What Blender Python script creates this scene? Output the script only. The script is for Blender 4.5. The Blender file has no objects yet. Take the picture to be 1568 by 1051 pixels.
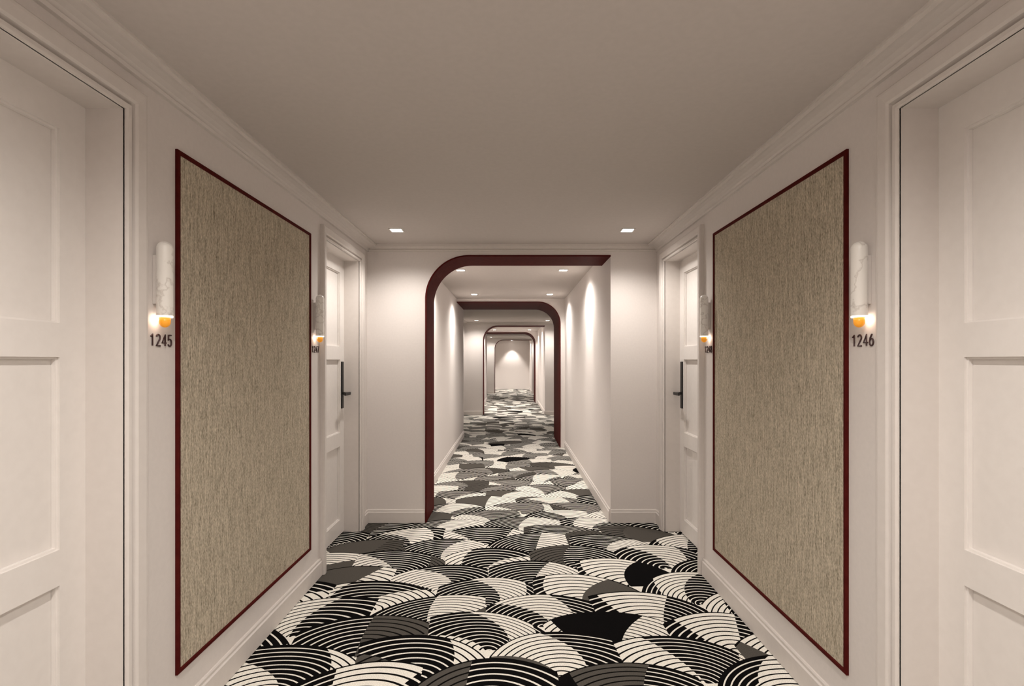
import bpy, bmesh, math
from mathutils import Matrix, Vector
C = bpy.context.scene.collection
H = 1.41; CE = H + 1.012; W = 1.262; F = 800.0
XD = 0.123; P = 9.05
YB = -1.7; YEND = 26.2
# ---------------------------------------------------------------- materials
def new_mat(name, col, rough=0.6, metal=0.0, emis=None, es=0.0, spec=.5):
    m = bpy.data.materials.new(name); m.use_nodes = True
    b = m.node_tree.nodes['Principled BSDF']
    b.inputs['Base Color'].default_value = (*col, 1)
    b.inputs['Roughness'].default_value = rough
    b.inputs['Metallic'].default_value = metal
    b.inputs['Specular IOR Level'].default_value = spec
    if emis:
        b.inputs['Emission Color'].default_value = (*emis, 1)
        b.inputs['Emission Strength'].default_value = es
    return m
def noise_mod(m, scale, c1, c2, bump=0.0, detail=4, vscale=(1, 1, 1), lo=0.35, hi=0.65, bd=0.002, streak=None, vein=False):
    nt = m.node_tree; N = nt.nodes; L = nt.links; b = N['Principled BSDF']
    tc = N.new('ShaderNodeTexCoord'); mp = N.new('ShaderNodeMapping'); mp.inputs['Scale'].default_value = vscale
    n = N.new('ShaderNodeTexNoise'); n.inputs['Scale'].default_value = scale; n.inputs['Detail'].default_value = detail
    r = N.new('ShaderNodeValToRGB'); r.color_ramp.elements[0].position = lo; r.color_ramp.elements[1].position = hi
    r.color_ramp.elements[0].color = (*c1, 1); r.color_ramp.elements[1].color = (*c2, 1)
    L.new(tc.outputs['Object'], mp.inputs['Vector']); L.new(mp.outputs[0], n.inputs['Vector'])
    fac = n.outputs[0]
    if vein:   # thin veins where noise crosses its mid value
        s_ = N.new('ShaderNodeMath'); s_.operation = 'SUBTRACT'; s_.inputs[1].default_value = .5; L.new(fac, s_.inputs[0])
        a_ = N.new('ShaderNodeMath'); a_.operation = 'ABSOLUTE'; L.new(s_.outputs[0], a_.inputs[0]); fac = a_.outputs[0]
    if streak:
        mp2 = N.new('ShaderNodeMapping'); mp2.inputs['Scale'].default_value = (1, 1, .05)
        n2 = N.new('ShaderNodeTexNoise'); n2.inputs['Scale'].default_value = streak; n2.inputs['Detail'].default_value = 2
        L.new(tc.outputs['Object'], mp2.inputs['Vector']); L.new(mp2.outputs[0], n2.inputs['Vector'])
        mx = N.new('ShaderNodeMix'); mx.data_type = 'FLOAT'; mx.inputs[0].default_value = .45
        L.new(n.outputs[0], mx.inputs[2]); L.new(n2.outputs[0], mx.inputs[3]); fac = mx.outputs[0]
    L.new(fac, r.inputs[0]); L.new(r.outputs[0], b.inputs['Base Color'])
    if bump:
        bp = N.new('ShaderNodeBump'); bp.inputs['Strength'].default_value = bump; bp.inputs['Distance'].default_value = bd
        L.new(fac, bp.inputs['Height']); L.new(bp.outputs[0], b.inputs['Normal'])
    return m
paint = noise_mod(new_mat('wall_paint', (.7, .65, .62), .6, spec=.3), 60, (.735, .682, .65), (.755, .70, .667), .05)
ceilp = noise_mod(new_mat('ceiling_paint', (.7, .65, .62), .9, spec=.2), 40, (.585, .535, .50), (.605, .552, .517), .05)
doorp = noise_mod(new_mat('door_paint', (.7, .65, .62), .5, spec=.3), 30, (.78, .733, .697), (.80, .753, .717), .03)
trimp = noise_mod(new_mat('trim_paint', (.7, .65, .62), .5, spec=.3), 30, (.69, .637, .60), (.71, .657, .62), .03)
burg = noise_mod(new_mat('burgundy_lacquer', (.1, .01, .01), .6, spec=.03), 25, (.066, .007, .006), (.082, .010, .008), .02)
blackm = noise_mod(new_mat('black_metal', (.01, .01, .01), .4, .3), 80, (.01, .01, .01), (.02, .018, .018))
numm = noise_mod(new_mat('number_bronze', (.03, .01, .01), .5, .0), 80, (.045, .016, .016), (.055, .02, .02))
fabric = noise_mod(new_mat('woven_wallcovering', (.4, .35, .25), .95, spec=.1), 290, (.17, .143, .10), (.78, .685, .54), .5,
                   detail=2, vscale=(1, 1, .35), lo=.30, hi=.70, streak=290)
alab = noise_mod(new_mat('alabaster', (.7, .65, .6), .3, 0, (1, .88, .78), .05), 13, (.62, .57, .52), (.82, .78, .73), .0, detail=5, lo=.0, hi=.03, vein=True)
glow = new_mat('sconce_diffuser', (.9, .85, .8), .4, 0, (1, .86, .7), 1.8)
amber = new_mat('amber_glass', (.80, .34, .03), .3, 0, (1, .34, .015), 0.35)
lampm = new_mat('downlight_lens', (1, 1, 1), .4, 0, (1, .95, .88), 25)
whitem = noise_mod(new_mat('downlight_trim_white', (.8, .8, .8), .4), 40, (.74, .7, .67), (.76, .72, .69))

# carpet ------------------------------------------------------------------
def carpet():
    m = bpy.data.materials.new('patterned_carpet'); m.use_nodes = True
    nt = m.node_tree; N = nt.nodes; L = nt.links; b = N['Principled BSDF']
    def setin(s, v):
        if isinstance(v, bpy.types.NodeSocket): L.new(v, s)
        else: s.default_value = v
    def M(op, a, bb=None, c=None):
        n = N.new('ShaderNodeMath'); n.operation = op; setin(n.inputs[0], a)
        if bb is not None: setin(n.inputs[1], bb)
        if c is not None: setin(n.inputs[2], c)
        return n.outputs[0]
    def mixf(f, a, bb):
        n = N.new('ShaderNodeMix'); n.data_type = 'FLOAT'
        setin(n.inputs[0], f); setin(n.inputs[2], a); setin(n.inputs[3], bb); return n.outputs[0]
    def mixc(f, a, bb):
        n = N.new('ShaderNodeMix'); n.data_type = 'RGBA'
        setin(n.inputs[0], f); setin(n.inputs[6], a); setin(n.inputs[7], bb); return n.outputs[2]
    tc = N.new('ShaderNodeTexCoord')
    nz = N.new('ShaderNodeTexNoise'); nz.inputs['Scale'].default_value = .9; nz.inputs['Detail'].default_value = 0
    L.new(tc.outputs['Object'], nz.inputs['Vector'])
    sp = N.new('ShaderNodeSeparateXYZ'); L.new(tc.outputs['Object'], sp.inputs[0])
    sn = N.new('ShaderNodeSeparateColor'); L.new(nz.outputs['Color'], sn.inputs[0])
    x = M('ADD', sp.outputs[0], M('MULTIPLY', M('SUBTRACT', sn.outputs[0], .5), .18))
    y = M('ADD', sp.outputs[1], M('MULTIPLY', M('SUBTRACT', sn.outputs[1], .5), .18))
    ca, sa = math.cos(.05), math.sin(.05)
    x, y = (M('ADD', M('MULTIPLY', x, ca), M('MULTIPLY', y, sa)), M('SUBTRACT', M('MULTIPLY', y, ca), M('MULTIPLY', x, sa)))
    A, B, R = .62, .25, .43
    kb = M('FLOOR', M('DIVIDE', y, B))
    T = 0.2; r1 = .3; r2 = .3; AN = 1.0
    for off in (0, -1, -2, -3):
        k = M('ADD', kb, float(off))
        odd = M('MULTIPLY', M('FLOORED_MODULO', k, 2.0), .5)
        n = M('ROUND', M('SUBTRACT', M('DIVIDE', x, A), odd))
        idv = N.new('ShaderNodeCombineXYZ'); L.new(n, idv.inputs[0]); L.new(k, idv.inputs[1]); idv.inputs[2].default_value = 3.7
        wn = N.new('ShaderNodeTexWhiteNoise'); wn.noise_dimensions = '3D'; L.new(idv.outputs[0], wn.inputs['Vector'])
        ws = N.new('ShaderNodeSeparateColor'); L.new(wn.outputs['Color'], ws.inputs[0])
        cx = M('ADD', M('MULTIPLY', M('ADD', n, odd), A), M('MULTIPLY', M('SUBTRACT', ws.outputs[1], .5), .04))
        cy = M('ADD', M('MULTIPLY', k, B), M('MULTIPLY', M('SUBTRACT', ws.outputs[2], .5), .04))
        dx = M('SUBTRACT', x, cx); dy = M('SUBTRACT', y, cy)
        d = M('SQRT', M('ADD', M('MULTIPLY', dx, dx), M('MULTIPLY', dy, dy)))
        skew = M('MULTIPLY', M('SUBTRACT', ws.outputs[0], .5), .6)
        t = M('ADD', d, M('MULTIPLY', dx, skew))
        ins = M('LESS_THAN', t, R)
        T = mixf(ins, T, t); r1 = mixf(ins, r1, wn.outputs['Value']); r2 = mixf(ins, r2, ws.outputs[1])
        AN = mixf(ins, AN, M('ARCTAN2', dx, M('ADD', dy, .12)))
    swirl = M('MULTIPLY', T, M('MULTIPLY', M('SUBTRACT', M('FRACT', M('MULTIPLY', r1, 13.0)), .5), 5.0))
    secf = M('ADD', M('DIVIDE', M('ADD', AN, swirl), .85), M('MULTIPLY', r1, 7.3))
    sec = M('FLOOR', M('DIVIDE', secf, 2.0))
    mask = M('GREATER_THAN', M('FLOORED_MODULO', secf, 2.0), 1.14)
    hv = N.new('ShaderNodeCombineXYZ'); L.new(sec, hv.inputs[0]); L.new(M('MULTIPLY', r1, 91.0), hv.inputs[1]); L.new(M('ADD', M('MULTIPLY', r2, 37.0), M('MULTIPLY', mask, 5.3)), hv.inputs[2])
    wh = N.new('ShaderNodeTexWhiteNoise'); wh.noise_dimensions = '3D'; L.new(hv.outputs[0], wh.inputs['Vector'])
    h = wh.outputs['Value']
    nmask = M('SUBTRACT', 1.0, mask)
    s = M('DIVIDE', M('SUBTRACT', R, T), mixf(M('GREATER_THAN', r2, .5), .043, .035))
    fr = M('FRACT', s)
    duty = mixf(mask, .23, .76)
    light = M('GREATER_THAN', fr, M('SUBTRACT', 1.0, duty))
    rim = M('GREATER_THAN', M('SUBTRACT', R, T), .012)
    greyA = M('MULTIPLY', mask, M('LESS_THAN', h, .14))
    greyB = M('MULTIPLY', nmask, M('LESS_THAN', h, .14))
    isgrey = M('MAXIMUM', greyA, greyB)
    isblack = M('MULTIPLY', M('GREATER_THAN', h, .96), nmask)
    fine = N.new('ShaderNodeTexNoise'); fine.inputs['Scale'].default_value = 260; fine.inputs['Detail'].default_value = 2
    L.new(tc.outputs['Object'], fine.inputs['Vector'])
    fv = M('ADD', .45, M('MULTIPLY', fine.outputs[0], 1.1))
    cream = (.90, .86, .78, 1); grey = (.095, .086, .075, 1); black = (.0055, .005, .005, 1)
    lightc = mixc(isgrey, cream, grey)
    light2 = mixf(greyB, light, rim)
    light2 = M('MULTIPLY', light2, M('SUBTRACT', 1.0, isblack))
    col = mixc(light2, black, lightc)
    vm = N.new('ShaderNodeVectorMath'); vm.operation = 'SCALE'; L.new(col, vm.inputs[0]); L.new(fv, vm.inputs['Scale'])
    L.new(vm.outputs[0], b.inputs['Base Color']); b.inputs['Roughness'].default_value = 1
    b.inputs['Specular IOR Level'].default_value = .02
    bp = N.new('ShaderNodeBump'); bp.inputs['Strength'].default_value = .4; bp.inputs['Distance'].default_value = .003
    L.new(fine.outputs[0], bp.inputs['Height']); L.new(bp.outputs[0], b.inputs['Normal'])
    return m
carpetm = carpet()

# ---------------------------------------------------------------- mesh helpers
def obj(name, bm, mats, smooth=False, parent=None, bevel=0):
    bmesh.ops.recalc_face_normals(bm, faces=bm.faces)
    me = bpy.data.meshes.new(name); bm.to_mesh(me); bm.free()
    for mm in (mats if isinstance(mats, list) else [mats]): me.materials.append(mm)
    if smooth:
        for p in me.polygons: p.use_smooth = True
    o = bpy.data.objects.new(name, me); C.objects.link(o)
    if bevel:
        md = o.modifiers.new('bevel', 'BEVEL'); md.width = bevel; md.segments = 2; md.limit_method = 'ANGLE'
    if parent: o.parent = parent
    return o
def addbox(bm, x0, x1, y0, y1, z0, z1, mi=0):
    if x0 > x1: x0, x1 = x1, x0
    v = [bm.verts.new((x, y, z)) for x in (x0, x1) for y in (y0, y1) for z in (z0, z1)]
    for f in ((0, 1, 3, 2), (4, 6, 7, 5), (0, 4, 5, 1), (2, 3, 7, 6), (0, 2, 6, 4), (1, 5, 7, 3)):
        fc = bm.faces.new([v[i] for i in f]); fc.material_index = mi
def boxes(name, bl, mat, parent=None, bevel=0):
    bm = bmesh.new()
    for b_ in bl: addbox(bm, *b_)
    return obj(name, bm, mat, parent=parent, bevel=bevel)
def empty(name, loc=(0, 0, 0)):
    e = bpy.data.objects.new(name, None); e.empty_display_size = .1; e.location = loc; C.objects.link(e); return e
def sweep(bm, rings, closed_path=False, closed_prof=False, mi=0):
    vs = [[bm.verts.new(p) for p in r] for r in rings]
    n = len(vs[0]); m = len(vs)
    for i in range(m if closed_path else m - 1):
        a = vs[i]; b_ = vs[(i + 1) % m]
        for j in range(n if closed_prof else n - 1):
            f = bm.faces.new((a[j], a[(j + 1) % n], b_[(j + 1) % n], b_[j])); f.material_index = mi
    if not closed_path and closed_prof:
        for r in (vs[0], vs[-1]):
            try: bm.faces.new(r).material_index = mi
            except Exception: pass
def arc_pts(cx, cy, r, a0, a1, n):
    return [(cx + r * math.cos(a0 + (a1 - a0) * i / n), cy + r * math.sin(a0 + (a1 - a0) * i / n)) for i in range(n + 1)]

# ---------------------------------------------------------------- floor / ceiling
boxes('floor', [(-2, 2, YB - .3, YEND + .3, -.1, 0)], carpetm)
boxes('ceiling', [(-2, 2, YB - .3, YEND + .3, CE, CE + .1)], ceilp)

DT = H + .824   # door opening top
def side_wall(name, s, W_, y0, y1, opens):
    bl = []; y = y0
    for (a, b_) in opens:
        bl.append((s * W_, s * (W_ + .3), y, a, 0, CE))
        bl.append((s * W_, s * (W_ + .3), a, b_, DT, CE))
        y = b_
    bl.append((s * W_, s * (W_ + .3), y, y1, 0, CE))
    return boxes(name, bl, paint)

BBP = [(0, .118), (.006, .118), (.010, .112), (.010, .100), (.016, .094), (.016, .004), (.0, .004)]
COR = [(0, -.062), (.016, -.062), (.019, -.050), (.012, -.045), (.022, -.034), (.042, -.026), (.066, -.022), (.078, -.022), (.081, -.009), (.090, -.009), (.090, 0), (0, 0)]
def run_y(bm, s, W_, y0, y1, prof, z0):
    sweep(bm, [[(s * (W_ - u), y, z0 + z) for u, z in prof] for y in (y0, y1)], closed_prof=True)
def run_x(bm, yw, d, x0, x1, prof, z0):
    sweep(bm, [[(x, yw + d * u, z0 + z) for u, z in prof] for x in (x0, x1)], closed_prof=True)

# ---------------------------------------------------------------- doors
ndoor = [0]
def door(s, y0, y1, handle_far):
    ndoor[0] += 1
    e = empty('door_%d' % ndoor[0])
    X = lambda u: s * (W + u)
    bm = bmesh.new()
    st = .100
    ztop = DT
    bands = [(H - 1.28, H - .688), (H - .578, H + .012), (H + .116, H + .7125)]
    rc = .022
    addbox(bm, X(XD + rc - .001), X(XD + .055), y0 + .003, y1 - .003, .012, ztop - .003)
    addbox(bm, X(XD), X(XD + rc), y0 + .003, y0 + st, .012, ztop - .003)
    addbox(bm, X(XD), X(XD + rc), y1 - st, y1 - .003, .012, ztop - .003)
    zs = [.012] + [z for b_ in bands for z in b_] + [ztop - .003]
    for i in range(0, len(zs), 2):
        addbox(bm, X(XD), X(XD + rc), y0 + st, y1 - st, zs[i], zs[i + 1])
    for (a, b_) in bands:
        prof = [(0, .008), (.006, .009), (.007, rc - .0015)]
        rings = []
        for (yy, zz, sy, sz) in ((y0 + st, a, 1, 1), (y1 - st, a, -1, 1), (y1 - st, b_, -1, -1), (y0 + st, b_, 1, -1)):
            rings.append([(X(XD + v), yy + sy * u, zz + sz * u) for u, v in prof])
        sweep(bm, rings, closed_path=True)
    obj('leaf', bm, doorp, parent=e)
    bm = bmesh.new()
    for (a, b_) in ((y0 - .001, y0 + .004), (y1 - .004, y1 + .001)):
        addbox(bm, X(-.004), X(XD), a, b_, 0.003, ztop)
    addbox(bm, X(-.004), X(XD), y0, y1, ztop - .004, ztop + .001)
    prof = [(-.004, .0), (-.004, .010), (.000, .016), (.010, .018), (.014, .004), (.019, .004), (.023, .020), (.030, .026), (.060, .030), (.068, .030), (.074, .024), (.076, 0)]
    rings = []
    for (yy, zz, sy, sz) in ((y0, .003, -1, 0), (y0, ztop, -1, 1), (y1, ztop, 1, 1), (y1, .003, 1, 0)):
        rings.append([(X(-v), yy + sy * u, zz + sz * u) for u, v in prof])
    sweep(bm, rings, closed_prof=True)
    obj('casing', bm, trimp, parent=e)
    hy = (y1 - .062) if handle_far else (y0 + .062)
    dr = -1 if handle_far else 1
    bm = bmesh.new()
    addbox(bm, X(XD - .012), X(XD), hy - .021, hy + .021, H - .385, H - .005)
    addbox(bm, X(XD - .058), X(XD - .012), hy - .010, hy + .010, H - .275, H - .253)
    addbox(bm, X(XD - .072), X(XD - .056), hy - .013 if dr > 0 else hy - .115, hy + .115 if dr > 0 else hy + .013, H - .276, H - .252)
    obj('handle', bm, blackm, parent=e, bevel=.004)
    return e

def wall_panel(s, y0, y1):
    e = empty('framed_wallcovering_panel')
    z0, z1 = H - 1.179, H + .795
    bm = bmesh.new()
    fw = .017
    prof = [(0, .0), (0, .009), (.003, .012), (fw - .003, .012), (fw, .009), (fw, 0)]
    rings = []
    for (yy, zz, sy, sz) in ((y0, z0, 1, 1), (y1, z0, -1, 1), (y1, z1, -1, -1), (y0, z1, 1, -1)):
        rings.append([(s * (W - v), yy + sy * u, zz + sz * u) for u, v in prof])
    sweep(bm, rings, closed_path=True, closed_prof=True)
    obj('frame', bm, burg, parent=e)
    boxes('wallcovering', [(s * (W - .005), s * (W - .0002), y0 + .012, y1 - .012, z0 + .012, z1 - .012)], fabric, parent=e)

def lathe(bm, prof, n=24, cx=0, cy=0, mi=0):
    rings = []
    for i in range(n):
        a = 2 * math.pi * i / n
        rings.append([(cx + r * math.cos(a), cy + r * math.sin(a), z) for r, z in prof])
    sweep(bm, rings, closed_path=True, mi=mi)

def sconce(s, y, power):
    e = empty('wall_sconce')
    cx = s * (W - .036)
    zb, zt = H + .160, H + .422
    r = .026
    bm = bmesh.new()
    prof = [(r, zb)] + [(r, zb + (zt - r - zb) * t) for t in (.2, .5, .8)] + \
           [(max(r * math.cos(a), .0005), zt - r + r * math.sin(a)) for a in [math.pi / 2 * i / 8 for i in range(9)]]
    lathe(bm, prof, 32, cx, y)
    obj('alabaster_tube', bm, alab, True, e)
    bm = bmesh.new()
    lathe(bm, [(.0005, zb - .0005), (r * .98, zb - .0005), (r * .98, zb - .007), (.0005, zb - .007)], 24, cx, y)
    obj('diffuser', bm, glow, False, e)
    bm = bmesh.new()
    rb = .018; zc = zb - .022
    prof = [(.0005, zb - .007), (rb, zb - .007)] + [(max(rb * math.cos(a), .0005), zc - rb * 1.1 * math.sin(a)) for a in [math.pi / 2 * i / 8 for i in range(9)]]
    lathe(bm, prof, 24, cx, y)
    obj('amber_bowl', bm, amber, True, e)
    boxes('back_plate', [(s * (W - .012), s * W, y - .012, y + .012, zb + .04, zt - .05)], trimp, parent=e, bevel=.002)
    if power:
        li = bpy.data.lights.new('sconce_lamp', 'POINT'); li.energy = power; li.color = (1, .90, .79); li.shadow_soft_size = .004
        lo = bpy.data.objects.new('lamp', li); lo.location = (s * (W - .015), y, zb - .014); C.objects.link(lo); lo.parent = e

def A_(cx, cy, rx, ry, a0, a1, n=14):
    return [(cx + rx * math.cos(math.radians(a0 + (a1 - a0) * i / n)), cy + ry * math.sin(math.radians(a0 + (a1 - a0) * i / n))) for i in range(n + 1)]
DIG = {
 '1': [[(.08, .80), (.30, 1.0), (.30, 0)]],
 '2': [A_(.27, .74, .24, .26, 165, -35) + [(.03, 0), (.53, 0)]],
 '3': [A_(.26, .76, .22, .24, 150, -90) , A_(.26, .26, .25, .26, 90, -150)],
 '4': [[(.42, 0), (.42, 1.0), (.02, .28), (.56, .28)]],
 '5': [[(.49, 1.0), (.12, 1.0), (.08, .56)] + A_(.27, .32, .25, .32, 125, -150)],
 '6': [A_(.28, .31, .24, .31, 0, 360, 24), [(.05, .36), (.12, .66), (.34, 1.0)]],
 '7': [[(.04, 1.0), (.53, 1.0), (.20, 0)]],
 '8': [A_(.28, .76, .20, .24, 0, 360, 24), A_(.28, .27, .25, .27, 0, 360, 24)],
 '9': [A_(.28, .69, .24, .31, 0, 360, 24), [(.51, .64), (.44, .34), (.22, 0)]],
 '0': [A_(.28, .50, .24, .50, 0, 360, 28)],
}
def number(s, y, txt):
    """stroke-built sans-serif numerals fixed to the wall"""
    hgt = .040; adv = .031; sx = .042
    tot = adv * (len(txt) - 1) + .56 * sx
    e = bpy.data.curves.new('room_number_sign', 'CURVE'); e.dimensions = '3D'; e.bevel_depth = .0028; e.bevel_resolution = 2; e.use_fill_caps = True
    for i, ch in enumerate(txt):
        for pl in DIG[ch]:
            sp = e.splines.new('POLY'); sp.points.add(len(pl) - 1)
            for j, (u, v) in enumerate(pl):
                sp.points[j].co = (u * sx * .95 + i * adv - tot / 2, (v - .5) * hgt, 0, 1)
    e.materials.append(numm)
    o = bpy.data.objects.new('room_number_sign', e); C.objects.link(o)
    if s < 0: R3 = Matrix(((0, 0, 1), (1, 0, 0), (0, 1, 0)))
    else: R3 = Matrix(((0, 0, -1), (-1, 0, 0), (0, 1, 0)))
    o.matrix_world = Matrix.Translation((s * (W - .0024), y, H + .074)) @ R3.to_4x4()

def downlight(x, y, energy, angle=100, blend=.8, beam=0, tilt=0):
    e = empty('recessed_downlight')
    bm = bmesh.new(); z = CE - .001; q = .052; w_ = .010
    prof = [(0, 0), (0, -.006), (w_, -.006), (w_, 0)]
    rings = [[(x + sx * (q - u), y + sy * (q - u), z + v) for u, v in prof] for sx, sy in ((1, 1), (-1, 1), (-1, -1), (1, -1))]
    sweep(bm, rings, closed_path=True, closed_prof=True)
    obj('trim_ring', bm, whitem, parent=e)
    boxes('lens', [(x - q + w_, x + q - w_, y - q + w_, y + q - w_, z - .003, z)], lampm, parent=e)
    def spot(en, an, bl, nm, tl=0):
        li = bpy.data.lights.new('downlight_lamp', 'SPOT'); li.energy = en; li.spot_size = math.radians(an); li.spot_blend = bl
        li.shadow_soft_size = .03; li.color = (1, .945, .885)
        lo = bpy.data.objects.new(nm, li); lo.location = (x, y, CE - .04); lo.rotation_euler = (0, math.radians(tl), 0); C.objects.link(lo); lo.parent = e
    spot(energy, angle, blend, 'lamp')
    if beam: spot(beam, 46, .8, 'beam', tilt)

# ---------------------------------------------------------------- arches
na = [0]
def arch(y0, y1, xl, xr, top, r, mirrored):
    na[0] += 1
    bm = bmesh.new()
    if not mirrored:
        inner = [(xr, 0), (xr, top)] + arc_pts(xl + r, top - r, r, math.pi / 2, math.pi, 20) + [(xl, 0)]
    else:
        inner = [(xr, 0)] + arc_pts(xr - r, top - r, r, 0, math.pi / 2, 20) + [(xl, top), (xl, 0)]
    outer = [(-1.56, 0), (-1.56, CE), (1.56, CE), (1.56, 0)]
    poly = outer + inner
    vs = [bm.verts.new((px, y0, pz)) for px, pz in poly]
    f = bm.faces.new(vs)
    ex = bmesh.ops.extrude_face_region(bm, geom=[f])
    for v in [g for g in ex['geom'] if isinstance(g, bmesh.types.BMVert)]: v.co.y = y1
    bmesh.ops.triangulate(bm, faces=[f_ for f_ in bm.faces if len(f_.verts) > 4])
    obj('wall_arch_%d' % na[0], bm, paint)
    bm = bmesh.new(); t = .012
    if not mirrored:
        pa = [(xr, top)] + arc_pts(xl + r, top - r, r, math.pi / 2, math.pi, 28) + [(xl, 0.003)]
        pb = [(xr, top - t)] + arc_pts(xl + r, top - r, r - t, math.pi / 2, math.pi, 28) + [(xl + t, 0.003)]
    else:
        pa = [(xr, 0.003)] + arc_pts(xr - r, top - r, r, 0, math.pi / 2, 28) + [(xl, top)]
        pb = [(xr - t, 0.003)] + arc_pts(xr - r, top - r, r - t, 0, math.pi / 2, 28) + [(xl, top - t)]
    rings = [[(a[0], y0 - .008, a[1]), (b_[0], y0 - .008, b_[1]), (b_[0], y1 + .008, b_[1]), (a[0], y1 + .008, a[1])] for a, b_ in zip(pa, pb)]
    sweep(bm, rings, closed_prof=True)
    obj('arch_lining_trim', bm, burg)

for k in range(3):
    o = k * P
    A1 = 4.55 + o; A1b = 4.98 + o
    ys = YB if k == 0 else .65 + o
    near = (.90 + o, 1.70 + o); far = (3.51 + o, 4.31 + o)
    for s, nm in ((-1, 'left'), (1, 'right')):
        side_wall('wall_%s_%d' % (nm, k + 1), s, W, ys, A1, [near, far])
        door(s, *near, False); door(s, *far, True)
        wall_panel(s, 1.957 + o, 3.257 + o)
        pw = .05 if k == 0 else 0
        sconce(s, 1.845 + o, pw); sconce(s, 3.335 + o, pw)
        bm = bmesh.new()
        segs = [(ys, near[0] - .078), (near[1] + .078, far[0] - .078), (far[1] + .078, A1)]
        for a, b_ in segs: run_y(bm, s, W, a, b_, BBP, 0)
        if s < 0: run_x(bm, A1, -1, -W, -.756 - .002, BBP, 0)
        else: run_x(bm, A1, -1, .859, W, BBP, 0)
        obj('baseboard_%s_%d' % (nm, k + 1), bm, trimp)
        bm = bmesh.new(); run_y(bm, s, W, ys, A1, COR, CE)
        obj('trim_cornice_%s_%d' % (nm, k + 1), bm, trimp)
    bm = bmesh.new()
    COR2 = [(0, -.058), (.014, -.058), (.016, -.046), (.010, -.040), (.022, -.030), (.03, -.02), (.034, 0), (0, 0)]
    run_x(bm, A1, -1, -W, W, COR2, CE); obj('trim_cornice_end_%d' % (k + 1), bm, trimp)
    number(-1, 1.877 + o, ['1245', '1241', '1237'][k]); number(1, 1.877 + o, ['1246', '1242', '1238'][k])
    number(-1, 3.35 + o, ['1247', '1243', '1239'][k]); number(1, 3.35 + o, ['1248', '1244', '1240'][k])
    for s in (-1, 1): downlight(s * .89, 4.03 + o, 46 if k == 0 else 60, 150, 1)
    arch(A1, A1b, -.756, .859, H + .921, .38, False)
    c1 = 8.5 + o if k < 2 else YEND
    for s, nm, wx in ((-1, 'left', .90), (1, 'right', .859)):
        boxes('wall_corridor_%s_%d' % (nm, k + 1), [(s * wx, s * (wx + .3), A1b, c1, 0, CE)], paint)
        bm = bmesh.new(); run_y(bm, s, wx, A1b if s < 0 else A1 + .01, c1 if (s > 0 or k == 2) else 9.7 + o, BBP, 0)
        obj('baseboard_corridor_%s_%d' % (nm, k + 1), bm, trimp)
    for yy in ((5.8, 7.9) if k < 2 else (5.8,)):
        for s in (-1, 1):
            if k == 0: downlight(s * .57, yy + o, 60, 150, .9, 38, -s * 22)
            else: downlight(s * .57, yy + o, 95, 130, .6)
    if k < 2: arch(8.5 + o, 9.7 + o, -.90, .79, H + .965, .36, True)
boxes('wall_end', [(-1.5, 1.5, YEND, YEND + .2, 0, CE)], paint)
boxes('wall_back', [(-1.6, 1.6, YB - .2, YB, 0, CE)], paint)
downlight(0, YEND - .35, 130, 80, .6)
for s in (-1, 1):  # added fill lamps, out of view above and behind camera, brightening the near room
    downlight(s * .55, .75, 82, 160, 1)
    downlight(s * .55, -.9, 72, 160, 1)

w = bpy.data.worlds.new('World'); bpy.context.scene.world = w; w.use_nodes = True
w.node_tree.nodes['Background'].inputs[0].default_value = (.02, .018, .016, 1)
cd = bpy.data.cameras.new('camera'); cam = bpy.data.objects.new('camera', cd); C.objects.link(cam)
cam.location = (0, 0, H); cam.rotation_euler = (math.pi / 2, 0, 0)
cd.sensor_width = 36; cd.lens = F / 1568 * 36; cd.shift_y = 27.5 / 1568; cd.clip_start = .05
bpy.context.scene.camera = cam
bpy.context.scene.view_settings.view_transform = 'Standard'
